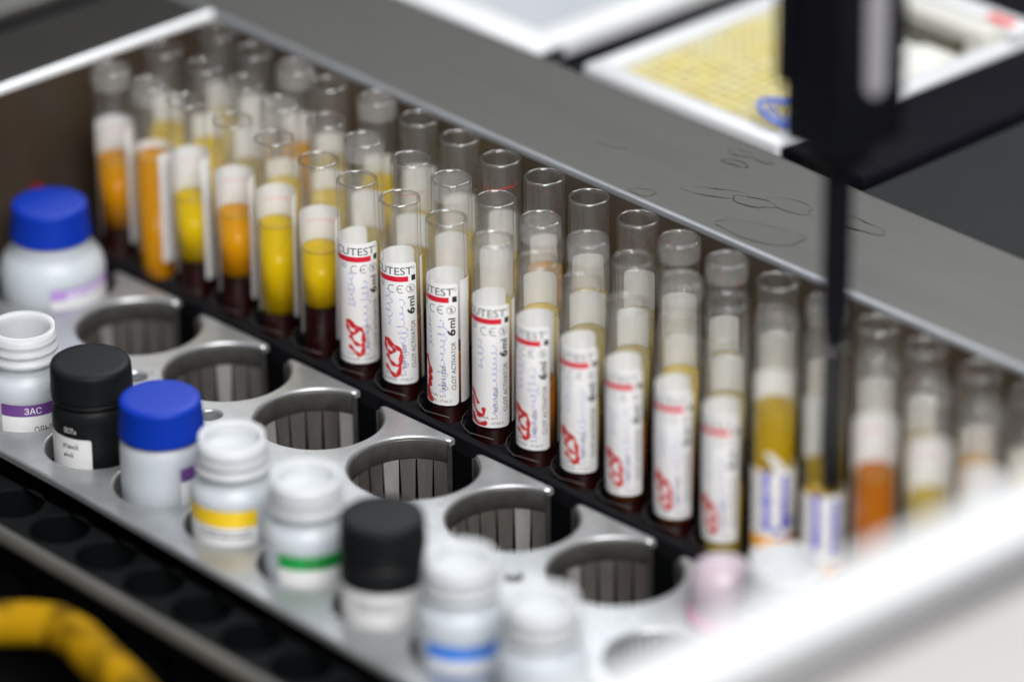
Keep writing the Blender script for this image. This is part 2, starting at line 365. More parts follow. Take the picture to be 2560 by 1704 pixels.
# stains on the deck
def blob(cx, cy, a, b, rot, k, z, seed, mb, rimk=None):
    rnd = random.Random(seed); ph = [rnd.uniform(0, 6.28) for _ in range(4)]
    def pt(i, n, s): 
        t = 2 * PI * i / n; rr = s * (1 + .13 * math.sin(2 * t + ph[0]) + .09 * math.sin(3 * t + ph[1]) + .04 * math.sin(5 * t + ph[2]))
        x, y = a * rr * math.cos(t), b * rr * math.sin(t); return (cx + x * math.cos(rot) - y * math.sin(rot), cy + x * math.sin(rot) + y * math.cos(rot), z)
    n = 36
    mb.add([pt(i, n, .93) for i in range(n)], [tuple(range(n))], k)
    inn = [tuple(Vector(pt(i, n, 1.0)) + (Vector((cx, cy, z)) - Vector(pt(i, n, 1.0))).normalized() * .75) for i in range(n)]
    if rimk: mb.add(inn + [pt(i, n, 1.0) for i in range(n)], [(i, (i + 1) % n, (i + 1) % n + n, i + n) for i in range(n)], rimk)
mb = MB()
for i, (x, y, a, b, r) in enumerate([(183, 64, 5, 2.6, .3), (199, 80, 10, 3.6, .45), (212, 83.5, 8, 3.4, .2), (188, 100, 4.5, 2.2, .2), (184, 106.5, 4.8, 2.4, .2),
                                     (222, 90, 9, 4.0, .2), (229, 69.5, 17, 5.5, .25), (246, 95, 9, 4, .1), (150, 82, 6, 2, .2)]):
    blob(x, y, a, b, r, 'stain', DZ + .03 + .012 * i, i, mb, 'stainrim' if i != 8 else None)
blob(192, 108.5, 4.6, 2.4, .2, 'stainrim', DZ + .2, 33, mb)
st = mb.build('dried_stain'); tag(st, None, None, kind='structure')
# left deck with bright folded edge
mb = MB()
prof = [(XL, DZ - 1.2)] + arc(XL - 1.2, DZ - .3, 1.2, 0, 90)[:] + [(XL - 2.2, DZ + .9)]
sweep_y(mb, prof, -420, YB + 1, 'edge'); sweep_y(mb, [(XL - .2, DZ - 9), (XL, DZ - 1.2)], -420, YB + 1, 'wall')
sweep_y(mb, [(XL - 2.2, DZ + .9), (XL - 2.5, DZ + .05), (-57, DZ + .05), (-57.5, DZ - 8)], -420, YB + 1.2, 'deck')
ld = mb.build('left_deck'); tag(ld, None, None, kind='structure')
mb = MB(); mb.box(-70, -57.6, -420, 140, -20, -9, 'bench'); mb.rbox(-240, -70, -420, 140, -14, DZ + .3, 'deck', 1.5)
tag(mb.build('side_floor'), None, None, kind='structure')
# pit walls and floor
mb = MB()
mb.box(-16, 520, YB + .4, YB + 4, -170, DZ - 6, 'wall')
mb.box(XL - 4, XL, -330, YB + 4, -170, DZ - 7, 'wall')
rnd = random.Random(3)
for i in range(46):
    x = rnd.choice([rnd.uniform(185, 215), rnd.uniform(175, 330), rnd.uniform(120, 400)]); z = rnd.uniform(-30, -9); r = abs(rnd.gauss(0, .5)) + .22
    n = 9; mb.add([(x + r * math.cos(6.283 * j / n) * rnd.uniform(.7, 1.2), YB + .36, z + r * 1.3 * math.sin(6.283 * j / n) * rnd.uniform(.7, 1.3)) for j in range(n)], [tuple(range(n))], 'blood')
for (y, z, r) in [(-20, -46, 3.2), (12, -40, 3.6), (-42, -38, 2.6)]:
    n = 16; mb.add([(XL + .05, y + r * math.cos(6.283 * j / n), z + r * 1.3 * math.sin(6.283 * j / n)) for j in range(n)], [tuple(range(n))], 'blood')
pw = mb.build('wall'); tag(pw, 'brown grey steel wall round the sunken tube tray', 'wall', kind='structure')
mb = MB(); mb.box(XL, 760, -420, YB, -176, -170, 'floor'); tag(mb.build('floor'), None, None, kind='structure')

SC = [(-12.0, 1.0, -64.0),(-11.0, -2.0, -64.4),(-8.8, -4.8, -64.9),(-5.6, -6.2, -65.0),(-2.5, -7.2, -65.0),(0.5, -6.4, -65),(6.3, -5.0, -64.9)]
# ------------------------------------------------------------------ black tube rack
TP, RP = 20.2, 21.3
FJ = {0:(0.5,-1.6),1:(-1.1,-0.3),2:(-2.5,-0.1),3:(-0.7,0.5),4:(-1.2,1.3),5:(1.0,0.4),6:(0.2,-0.5),7:(-0.5,-0.1),8:(0.2,0.5),9:(0.8,0.7),10:(0.7,0.2)}
MJ = {0:(0.7,-0.9),1:(0.2,0.4),2:(-0.3,1.1),3:(-0.0,-1.3),5:(-0.6,-0.4),6:(0.8,0.1),7:(0.0,-0.3),8:(0.6,-0.6),9:(0.5,-0.6),10:(0.6,0.1),11:(0.0,-0.1),12:(-0.1,1.0)}
BJ = {0:(2.1,0.3),1:(2.2,-1.5),2:(1.3,0.2),3:(-0.6,-1.4),4:(-1.6,2.6),5:(-0.3,1.5),6:(-0.5,0.9),7:(-0.2,-0.5),8:(-0.8,0.1),9:(-0.6,-0.2),10:(0.9,-0.3),11:(-0.3,-1.2),12:(-0.4,-1.0),13:(0.3,-0.4)}
rack = empty('tube_rack', (0, 0, -104), 'black plastic rack whose scalloped cups hold the glass sample tubes', 'rack')
def rel(mb): mb.v = [(x, y, z + 104) for x, y, z in mb.v]; return mb
mb = MB(); holes = []
NR = 22
for r in range(3):
    for i in range(-0, NR):
        holes.append(circ(i * TP, r * RP, 8.0, 32))
mb.plate([(-17.5, -9.4), (NR * TP, -9.4), (NR * TP, YB - .5), (-17.5, YB - .5)], holes, PZ - 3.5, 'black', 30, .5, 'blackhole')
mb.box(-17.5, NR * TP, -9.4, YB - .5, -104, -101.5, 'blackhole')
rel(mb).build('rack_plate', rack)
mb = MB()
# front curb with scallops: undulating thin wall between the reagent plate and the tubes
for i in range(0, NR):
    cx = i * TP; n = 20; A = []; B = []
    for j in range(n + 1):
        x = cx - TP / 2 + TP * j / n; d = abs(x - cx)
        yi = -math.sqrt(max(0, 8.0 ** 2 - d * d)) if d < 8.0 else 0
        yi = min(-6.2 + 5 * max(0, (d - 5) / 5.1) ** 1.3, -.8)
        h = PZ - 1.6 + 2.4 * max(0, (d - 5.5) / 4.6) ** 1.2
        A.append((x, -9.5, PZ - .6)); B.append((x, yi, h))
    vs = [(x, -9.5, PZ - 6) for x, _, _ in A] + A + [(x, -7.6, PZ + .15) for x, _, _ in A] + B + [(x, y + .3, PZ - 5) for x, y, _ in B]
    m_ = n + 1
    mb.add(vs, [(a + l * m_, a + 1 + l * m_, a + 1 + (l + 1) * m_, a + (l + 1) * m_) for l in range(4) for a in range(n)], 'black', False)
    # thin divider fin between neighbouring cups
    x = cx + TP / 2
    mb.add([(x - 2.6, -1.2, PZ - 4), (x + 2.6, -1.2, PZ - 4), (x + .5, 4.5, PZ - 4), (x - .5, 4.5, PZ - 4), (x - .7, -1, PZ + 2.2), (x + .7, -1, PZ + 2.2), (x + .3, 4, PZ + 1.2), (x - .3, 4, PZ + 1.2)],
           [(4, 5, 6, 7), (0, 1, 5, 4), (1, 2, 6, 5), (2, 3, 7, 6), (3, 0, 4, 7)], 'black')
rel(mb).build('scalloped_curb', rack)
mb = MB()
for i in range(NR):
    mb.tube([(i * TP + a, b, c) for a, b, c in SC], .13, 'curbedge', 6)  # thin pale tubes drawn as highlights along the cup edges
rel(mb).build('cup_highlights', rack)

# ------------------------------------------------------------------ cast metal reagent plate
HX = [5.2 + 44.35 * k for k in range(0, 7)]; HY, HR = -33.2, 20.4
OX = [70.2 + 33.6 * k for k in range(-2, 9)]; OY, OR = -94.7, 15.3
tray = empty('reagent_tray', (0, 0, -115), 'bright cast metal tray with two lines of round bottle wells beside the tube rack', 'tray')
def relt(mb): mb.v = [(x, y, z + 115) for x, y, z in mb.v]; return mb
out = [(-17.2, -11.2)]; out = [(-17.2, -118.5), (120, -117.6), (270, -119.8), (430, -120.5), (430, -11.2)]
for hx in reversed(HX):
    aR = math.acos(7.3 / HR); aL = math.acos(-5.4 / HR)
    out.append((hx + 8.6, -12.3)); out.append((hx + 7.5, -13.2))
    a = aR; n = 56; span = 2 * PI - (aL - aR)
    for i in range(n + 1):
        t = aR - span * i / n
        out.append((hx + HR * math.cos(t), HY + HR * math.sin(t)))
    out.append((hx - 5.4, -11.3))
out.append((-17.2, -11.2))
hl = [circ(x, OY, OR, 48) for x in OX if x > 0]
hl += [circ(x, y, r, 24) for x, y, r in ((76.5, -56.5, 3.6), (113, -56.2, 3.6), (253.5, -57.5, 2.6))]
hl += [circ(316.5, -59.0, 16.6, 48), circ(312, -30, 10.2, 36), circ(337, -30, 12.2, 36)]
mb = MB(); mb.plate(out, hl, PZ, 'cast', 2.4, .7, 'cast', dh=8)
relt(mb).build('well_plate', tray)
for hx in HX:
    if hx > 380: continue
    mb = MB(); aL = math.acos(-5.4 / HR); a0 = aL; a1 = 2 * PI + math.acos(7.3 / HR)
    R0 = HR - .25
    mb.lathe([(R0 + .9, PZ - 1.0), (R0 - .15, PZ - 1.0), (R0 - .4, PZ - 1.4), (R0 - .5, PZ - 7.6), (R0 + .1, PZ - 8.2)], 'liner', 60, (hx, HY), a0, a1)
    mb.lathe([(R0 + .8, PZ - 5.), (R0 + .8, PZ - 44)], 'blackhole', 48, (hx, HY), a0, a1)
    # end face of the liner
    for aa in (a0, a1):
        ca, sa = math.cos(aa), math.sin(aa)
        mb.add([(hx + (R0 - 1) * ca, HY + (R0 - 1) * sa, PZ - 1.2), (hx + (R0 + 1.6) * ca, HY + (R0 + 1.6) * sa, PZ - 1.2), (hx + (R0 + 1.6) * ca, HY + (R0 + 1.6) * sa, PZ - 44), (hx + (R0 - 1) * ca, HY + (R0 - 1) * sa, PZ - 44)], [(0, 1, 2, 3)], 'liner')
    k = int((a1 - a0) / math.radians(15.2))
    for j in range(k):
        am = a0 + (a1 - a0) * (j + .5) / k; da = (a1 - a0) / k
        h1, h2 = da * .455, da * .30; rt, rb = R0 - .3, R0 - 2.2 - .5 * ((j * 7) % 3 - 1); tw = .10 * ((j * 5) % 4 - 1.5)
        vs = []
        for (h, rr, z) in ((h1, rt, PZ - 8.0), (h2, rb, PZ - 42)):
            for s_ in (-1, 0, 1):
                for th in (0, .8): 
                    vs.append((hx + (rr + th + s_ * tw * 2) * math.cos(am + s_ * h), HY + (rr + th + s_ * tw * 2) * math.sin(am + s_ * h), z))
        mb.add(vs, [(0, 2, 8, 6), (2, 4, 10, 8), (1, 7, 9, 3), (3, 9, 11, 5), (0, 6, 7, 1), (4, 5, 11, 10), (0, 1, 3, 2), (2, 3, 5, 4)], ('fin', 'findark', 'fin', 'finbright', 'findark')[(j * 3 + int(hx / 44)) % 5])  # finger tones alternate to paint in brighter and darker reflections
    mb.lathe([(R0 + .8, PZ - 44), (.01, PZ - 44.5)], 'blackhole', 40, (hx, HY))
    relt(mb).build('well_liner', tray)
for x in OX:
    if x < 0: continue
    mb = MB(); mb.lathe([(OR, PZ - 8.8), (OR - .1, PZ - 40), (.01, PZ - 40)], 'blackhole', 40, (x, OY)); relt(mb).build('well_cup', tray)
mb = MB(); mb.lathe([(16.6, PZ - 2), (16.5, PZ - 40), (.01, PZ - 40)], 'blackhole', 40, (316.5, -59.0)); relt(mb).build('well_cup', tray)
mb = MB(); mb.box(-17, 430, -118, -11.5, -115, -113, 'blackhole'); relt(mb).build('tray_base', tray)

# ------------------------------------------------------------------ lower black holder and rail in front
low = empty('empty_holder', (0, 0, -110), 'empty black holder with a line of dark round holes below the metal tray', 'holder')
mb = MB(); hs = [circ(108.6 + 22.3 * k, -130.2, 9.0, 28) for k in range(-5, 14)]
mb.plate([(-17, -142), (430, -142), (430, -121.5), (-17, -121.5)], hs, PZ - 5, 'blackhole', 12, .6, 'blackhole', dh=34)
mb.v = [(x, y, z + 110) for x, y, z in mb.v]; mb.build('holder_plate', low)
mb = MB(); mb.rbox(-17, 430, -149.5, -143.8, -72, PZ - 1.5, 'rail', 2.2); tag(mb.build('guard_rail'), 'grey metal guard rail in front of the empty black holder', 'rail')
mb = MB()
hp = [(172.6, -201.4, -62.0), (175.1, -189.0, -62.0), (181.9, -181.3, -62.0), (188.7, -176.4, -62.0), (199.8, -176.4, -62.0), (215.0, -179.9, -62.0), (230.0, -183.3, -62.0), (248.8, -188.6, -62.0)]
mb.tube([Vector(hp[i // 3]).lerp(Vector(hp[i // 3 + 1]), (i % 3) / 3) for i in range(3 * (len(hp) - 1))] + [Vector(hp[-1])], 6.6, 'hose', 14)
tag(mb.build('yellow_hose'), 'thick yellow hose bent over in the dark gap below the grey rail', 'hose')

# ------------------------------------------------------------------ sample tubes
def tube_glass(fb):
    """fb: height of the frosted band under the rim, 0 for none"""
    ro, ri, H, mb = 6.5, 5.55, 100., MB(); S = lambda a: math.sin(math.radians(a)); K = lambda a: math.cos(math.radians(a))
    h1 = H - .7 - fb
    mb.lathe([(.001, 0)] + [(ro * S(a), ro - ro * K(a)) for a in range(10, 91, 10)] + [(ro, H * .5), (ro, h1)], 'glass', 48)
    if fb: mb.lathe([(ro, h1), (ro, H - .7)], 'frost', 48)
    mb.lathe([(ro, H - .7), (ro + .03, H - .45), (ro - .08, H - .15), (ro - .47, H), (ri + .12, H - .15), (ri, H - .5), (ri, H - .9)], 'rim', 48)
    mb.lathe([(ri, H - .9), (ri, H * .5)] + [(ri * S(a), ro - ri * K(a)) for a in range(90, 9, -10)] + [(.001, ro - ri)], 'glass', 48)
    o = mb.build('glass_wall'); me = o.data; bpy.data.objects.remove(o); return me
glass_meshes = [tube_glass(0), tube_glass(5.5)]
def liquid(name, parent, z0, z1, k, meniscus=True):
    R = 5.47; mb = MB(); pr = []
    if z0 < 7: pr = [(.001, 1.05)] + [(R * math.sin(math.radians(a)), 6.5 - R * math.cos(math.radians(a))) for a in range(10, 91, 10)]
    else: pr = [(.001, z0), (R * .6, z0 - .1), (R, z0)]
    pr += [(R, z1)] + ([(R * .93, z1 - .45), (R * .75, z1 - .8), (.001, z1 - .9)] if meniscus else [(.001, z1)])
    mb.lathe(pr, k, 40)
    if meniscus: mb.lathe([(R - .02, z1 - .5), (R + .03, z1 - .3), (R + .04, z1 + .05), (R - .1, z1 + .1)], 'meniscus', 40)
    return mb.build(name, parent)
RD = ([(715, 130), (690, 180), (690, 240), (715, 310), (770, 350), (820, 330), (830, 290), (790, 240), (740, 190), (715, 140)],
      [(715, 130), (800, 200), (880, 260), (925, 320), (920, 440), (910, 560), (880, 680), (840, 710), (790, 660), (720, 590), (695, 540)],
      [(715, 380), (750, 440), (800, 510), (860, 540), (905, 530)])
def red_number(mb, ur, zb, seed=0):
    """hand written red number; ur, zb: right and bottom edge of the label"""
    if seed == 8:
        stroke(mb, [(-8.6, zb + 16), (-7.6, zb + 14), (-6.2, zb + 11.4), (-7.2, zb + 10), (-6.2, zb + 8.6), (-7.4, zb + 7.4), (-6.4, zb + 6.2), (-7.8, zb + 5.0), (-6.9, zb + 3), (-5.8, zb + 1.6), (-7.2, zb + 1.2), (-8.0, zb + 3.8)], 1.9, 'marker', 6.5, .1); return
    if seed == 9:
        for p in ([(-8.4, 12.2), (-6.6, 9.8), (-4.9, 7.6)], [(-8.4, 9.4), (-7, 6.4), (-5, 4.1), (-3.2, 4.4), (-3.2, 6.8)], [(-8, 4.0), (-5.8, 1.0), (-3.0, 1.2), (-2.5, 2.3)]):
            stroke(mb, [(u, zb + v) for u, v in p], 1.5, 'marker', 6.5, .1)
        return
    rr = random.Random(seed); kx, ky = (1., 1.) if seed == 7 else (rr.uniform(.72, .95), rr.uniform(.75, 1.0)); sh = 0 if seed == 7 else rr.uniform(-.05, .22)
    f = lambda p: (ur - 8.3 - (.6 if seed > 9 else 0) + (p[0] - 815) / 270 * 6.4 * kx + (425 - p[1]) / 45.1 * -sh, zb + 9.0 + (425 - p[1]) / 45.1 * ky)
    for j, st_ in enumerate(RD): stroke(mb, [f(p) for p in st_], 1.35, 'marker', 6.5, .1 + j * .01)
def scribble(mb, u0, z0, L, amp, seed, wd=.17):
    """line of joined handwriting running up the label"""
    rr = random.Random(seed); pts = []; z = z0; ph = 0
    while z < z0 + L:
        a = amp * rr.choice([.35, .4, .5, .45, 1.0, .9]); st_ = rr.uniform(1.6, 2.8)
        for t in (0, .25, .5, .75):
            q = t * 2 * PI
            pts.append((u0 + a * .5 * math.cos(q) - (rr.random() < .2) * .4, z + st_ * t + .7 * math.sin(q)))
        z += st_
    stroke(mb, pts, wd, 'pen', 6.5, .085)
def main_label(mb, ur, width, zb, zt, seed, red=True, pen=True, bar=0):
    """printed label; ur = arc position of its right edge, heights measured from the tube's bottom"""
    R = 6.5; sheet(mb, ur - width, ur, zb, zt, R)
    e = ur
    text(mb, 'VACUTEST', e - 20.2, zt - 4.0, 2.6, 'ink', R, length=18.7)
    ring(mb, e - .95, zt - 1.9, .55, .10, 'ink', R, 14); text(mb, 'R', e - 1.15, zt - 2.2, .55, 'ink', R)
    rect(mb, e - 22, e - 2.9, zt - 6.4, zt - 4.6, 'redbar', R); rect(mb, e - 1.85, e - .35, zt - 6.3, zt - 4.4, 'ink', R)
    # boxed sign, conformity mark, crossed circle
    for a, b in (((e - 13.3), (e - 11.2)),):
        for zz in (zt - 8.7, zt - 7.1): rect(mb, a, b, zz, zz + .13, 'greyink', R)
        for uu in (a, b - .13): rect(mb, uu, uu + .13, zz - 1.6, zz, 'greyink', R)
        text(mb, 'IVD', a + .3, zt - 8.4, .95, 'greyink', R, length=1.6)
    stroke(mb, [(e - 8.2 + 1.25 * math.cos(t), zt - 8.9 + 1.3 * math.sin(t)) for t in [math.radians(a) for a in range(60, 301, 24)]], .26, 'ink', R, .08)
    stroke(mb, [(e - 5.3 + 1.25 * math.cos(t), zt - 8.9 + 1.3 * math.sin(t)) for t in [math.radians(a) for a in range(60, 301, 24)]], .26, 'ink', R, .08)
    rect(mb, e - 6.5, e - 5.1, zt - 9.03, zt - 8.79, 'ink', R, .08)
    ring(mb, e - 2.2, zt - 8.9, 1.35, .16, 'ink', R); text(mb, '2', e - 2.75, zt - 9.7, 1.6, 'ink', R, lift=.08); stroke(mb, [(e - 3.1, zt - 8.), (e - 1.3, zt - 9.8)], .15, 'ink', R)
    text(mb, '6', e - 1.0, zt - 17.8, 2.5, 'ink', R, vertical=True, bold=.035, length=2.3)
    text(mb, 'ml', e - 1.0, zt - 15.1, 2.2, 'ink', R, vertical=True, length=3.4, bold=.02)
    text(mb, 'CLOT ACTIVATOR', e - .9, zb + 5.4, 1.45, 'ink', R, vertical=True, length=16.6)
    text(mb, 'REF11020', e - 4.1, zb + 5.6, 1.3, 'ink', R, vertical=True, length=8.2)
    text(mb, 'KIMA srl', e - 11.3, zb + 2.9, .95, 'greyink', R, length=7.0)
    text(mb, 'ARZERGRANDE - ITALY', e - 17.4, zb + 1.1, .95, 'greyink', R, length=15.2)
    if pen:
        scribble(mb, e - 5.0, zb + 4, 25, 3.2, seed); scribble(mb, e - 9.4, zb + 20, 9 + seed % 4, 2.6, seed + 50)
    if red: red_number(mb, e, zb, seed)
ORD = ['first', 'second', 'third', 'fourth', 'fifth', 'sixth', 'seventh', 'eighth', 'ninth', 'tenth', 'eleventh', 'twelfth', 'thirteenth', 'fourteenth', 'fifteenth', 'sixteenth', 'seventeenth', 'eighteenth', 'nineteenth', 'twentieth', 'twenty-first']
def px(p):
    d = Vector(p) - CP / MM; z = d.dot(FW); return 1280 + 12246 * d.dot(RT) / z, 852 - 12246 * d.dot(UP) / z
def sample_tube(x, y, dx, dy, label, spec, group, lift=0):
    """spec: zb, zt label heights; ur arc of the right edge; width; level; clot; kind"""
    t = empty('sample_tube', (x + dx * .3, y + dy * .3, -100 + lift), label, 'test tube', group)
    v = Vector((dx * .7, dy * .7, 100)).normalized(); t.rotation_mode = 'QUATERNION'; t.rotation_quaternion = Vector((0, 0, 1)).rotation_difference(v)
    g = bpy.data.objects.new('glass_wall', glass_meshes[spec.get('fb', 0)]); COL.objects.link(g); g.parent = t
    if spec.get('clot', 0) > 0: liquid('blood_clot', t, 0, spec['clot'], 'clot', False)
    if spec.get('level', 0) > 0:
        liquid('serum', t, (spec.get('clot', 0) + .02) if spec.get('clot', 0) > 0 else 0, spec['level'], spec['col'])
    mb = MB(); spec['fn'](mb); 
    if mb.v: mb.build('paper_label', t)
    return t
def L_front(ur, seed, red=True, extra=None, zb=38.4, zt=80.4):
    def f(mb):
        main_label(mb, ur, 30, zb, zt, seed, red)
        if extra:
            a, b, bars = extra; sheet(mb, a, b, zb + .5, zt + .6, 6.5, rl=.3, rr=.3, lift=.05)
            if bars:
                z = zb + 4; rr = random.Random(seed)
                while z < zt - 8:
                    h = rr.choice([.25, .45, .7]); rect(mb, b - 2.6 if not bars == 2 else a + 1.5, b - .4, z, z + h, 'ink', 6.5, .09); z += h + rr.choice([.3, .5])
    return f
def L_back(gl, gr, zb=38, zt=81, pr=False):
    """label facing away: bare glass from arc gl to gr; the strip to the right is the label's other end"""
    def f(mb):
        sheet(mb, gr, gl + 2 * PI * 6.5, zb, zt, 6.5, rl=1.2, rr=1.2)
        if not pr: stroke(mb, [(gr + 8, zt - 5), (gr + 14, zt - 5.2), (gr + 20, zt - 5)], 1.6, 'palered', 6.5, -.02)
    return f
G1 = 'front line of sample tubes'; G2 = 'middle line of sample tubes'; G3 = 'back line of sample tubes'
deg = lambda d: math.radians(d) * 6.5
FS = {
 0: ('leftmost tube of the front line, dim amber serum over dark clot', dict(level=68, clot=44, col='amber', fn=L_back(deg(-95), deg(38), zt=80))),
 1: ('full orange serum tube with no clot showing, second from the left in front', dict(level=74.5, clot=10, col='amber', fn=L_back(deg(-90), deg(18), zt=77))),
 2: ('lemon yellow serum over dark clot, third front tube from the left', dict(level=66.5, clot=44.5, col='yellow', fn=L_back(deg(-90), deg(34)))),
 3: ('deep gold serum over dark clot, fourth front tube from the left', dict(level=68, clot=46.5, col='gold', fn=L_back(deg(-90), deg(45)))),
 4: ('tall bright yellow serum column nearly down to the black cup, in the front line', dict(level=70.5, clot=39.8, col='yellow', fn=L_back(deg(-80), deg(52)))),
 5: ('yellow over black clot, the unlabelled looking tube just left of the printed labels', dict(level=69.5, clot=50, col='yellow', fn=L_back(deg(-80), deg(50)))),
 6: ('leftmost tube with a printed white label and red handwritten number', dict(level=66, clot=39, col='gold', fn=L_front(deg(62), 6))),
 7: ('tube with the sharpest red handwritten number on its printed white label', dict(level=60, clot=38, col='brown', fn=L_front(deg(46), 7, extra=(deg(64), deg(100), 0)))),
 8: ('sharp printed tube with black barcode strip on its right edge', dict(level=56, clot=38, col='brown', fn=L_front(deg(30), 8, extra=(deg(38), deg(100), 1)))),
 9: ('printed white label tube directly right of the barcode one', dict(level=62, clot=38, col='brown', fn=L_front(deg(48), 9, extra=(deg(60), deg(100), 0)))),
 10: ('fifth printed white label tube, orange serum showing at its right side', dict(level=60, clot=38, col='orange', fn=L_front(deg(34), 10, extra=(deg(70), deg(100), 0)))),
 11: ('sixth printed white label tube, slightly blurred with a red number low down', dict(level=60, clot=38, col='straw', fn=L_front(deg(44), 11))),
 12: ('seventh printed white label tube, blurred with red loop above the black cup', dict(level=60, clot=36, col='brown', fn=L_front(deg(42), 12))),
 13: ('eighth printed white label tube, blurred behind the end of the metal tray', dict(level=60, clot=36, col='orange', fn=L_front(deg(44), 13))),
 14: ('last printed white label tube, behind the pink topped vial', dict(level=55, clot=20, col='straw', fn=L_front(deg(38), 14))),
}
def L_short(seed):
    def f(mb):
        zb, zt = 22, 53; sheet(mb, deg(-95), deg(120), zb, zt, 6.5, rl=.4, rr=.4); sheet(mb, deg(130), deg(240), 60, 80, 6.5)
        rr = random.Random(seed)
        for uu, k in ((-2.4, 'inkblue'), (3.2, 'inkblue')):
            z = zb + 12
            while z < zt - 1.5:
                h = rr.uniform(1.2, 2.4); rect(mb, uu - rr.uniform(.7, 1.3), uu + rr.uniform(.5, 1.3), z, z + h, k, 6.5, .08); z += h + rr.uniform(.2, .5)
        rect(mb, deg(-90), deg(110), zb + 5, zb + 9.5, 'orband', 6.5, .08)
        for _ in range(7): 
            a = rr.uniform(-1, 5); z = rr.uniform(zb, zb + 16); rect(mb, a, a + rr.uniform(1, 2), z, z + rr.uniform(.8, 2), 'inkblue', 6.5, .1)
        # lifted corner
        if seed == 1:
            mb.add([(6.6 * math.cos(AZ + .05), 6.6 * math.sin(AZ + .05), zt - .3), (6.6 * math.cos(AZ + .75), 6.6 * math.sin(AZ + .75), zt - .3), (7.6 * math.cos(AZ - .15), 7.6 * math.sin(AZ - .15), zt + 6.5), (7.9 * math.cos(AZ - .42), 7.9 * math.sin(AZ - .42), zt + 7)], [(0, 1, 2, 3)], 'paper', True)
    return f
FS[15] = ('tall yellow serum tube with a low white, blue and orange sticker with lifted corner', dict(level=72, clot=0, col='murky', fn=L_short(1)))
FS[16] = ('tube into which the black probe dips, blue and orange sticker low down', dict(level=52, clot=0, col='murky', fn=L_short(2)))
FS[17] = ('brown orange serum tube with white top zone, just right of the probe', dict(level=66, clot=0, col='orange', fn=L_back(deg(-95), deg(80), zt=81)))
FS[18] = ('pale straw serum tube with white top zone, second right of the probe', dict(level=66, clot=0, col='straw', fn=L_back(deg(-95), deg(70), zt=81)))
FS[19] = ('dim tube at the right edge, partly hidden by the white foreground frame', dict(level=60, clot=0, col='straw', fn=L_back(deg(-95), deg(70), zt=80)))
for i in range(20):
    lab, sp = FS[i]; sp['fb'] = 1 if i in (0, 1, 9) else 0; dx, dy = FJ.get(i, (random.uniform(-.5, .5), random.uniform(-.5, .5)))
    sample_tube(i * TP, 0, dx, dy, lab, sp, G1, 17 if i >= 15 else 0)
for row, (J, G, nm) in enumerate(((MJ, G2, 'middle'), (BJ, G3, 'back')), 1):
    rr = random.Random(row * 5 + 1)
    vis = [i for i in range(21) if px((i * TP, row * RP, 0))[0] < 2610]
    for i in vis:
        dx, dy = J.get(i, (rr.uniform(-.6, .6), rr.uniform(-.6, .6)))
        col = rr.choice(['yellow', 'gold', 'straw', 'yellow', 'straw']); lev = rr.uniform(64, 74)
        if rr.random() < 1.1: fn = L_back(deg(-132 + rr.uniform(-12, 10)), deg(132 + rr.uniform(-12, 12)), zt=79 + rr.uniform(-2, 2), pr=True)
        else: fn = L_front(deg(rr.uniform(-20, 60)), i + 30 * row, False)
        cn = {'yellow': 'yellow', 'gold': 'golden', 'straw': 'pale straw', 'amber': 'amber'}[col]
        place = 'leftmost' if i == 0 else ('rightmost' if i == vis[-1] else ORD[i] + ' from the left')
        lab = f'open clear tube, {place} in the {nm} line' + (', by the steel wall' if row == 2 else ', between front and back lines')
        if (row, i) == (2, 7): 
            lab = 'empty looking back line tube with a dried red ring below its rim'
        if (row, i) == (1, 6): lab = 'middle line tube with a faint red stain ring inside its rim'
        base = fn
        def fn2(mb, base=base, row=row, i=i):
            base(mb)
            if (row, i) in ((2, 7), (1, 6)):
                z0 = 91.5 if row == 2 else 90
                stroke(mb, [(u, z0 + .5 * math.sin(u * .5) + (.8 if u > 6 else 0)) for u in [a * 1.0 for a in range(-9, 10)]], .55 if row == 2 else .25, 'marker', 6.5, -1.02)
            if (row, i) == (2, 8):
                rz = random.Random(4)
                for _ in range(9): 
                    a, z = 3.5 + rz.uniform(-1.5, 2.5), 89 + rz.uniform(-3, 3); rect(mb, a, a + rz.uniform(.2, .9), z, z + rz.uniform(.15, .5), 'marker', 6.5, -1.02)
        sample_tube(i * TP, row * RP, dx, dy, lab, dict(level=lev, clot=rr.uniform(38, 50), col=col, fn=fn2, fb=1 if (row, i) in ((1, 9), (1, 10), (1, 5), (1, 7), (2, 11), (2, 12), (2, 4), (2, 2), (1, 3), (1, 12), (2, 14)) else 0), G)

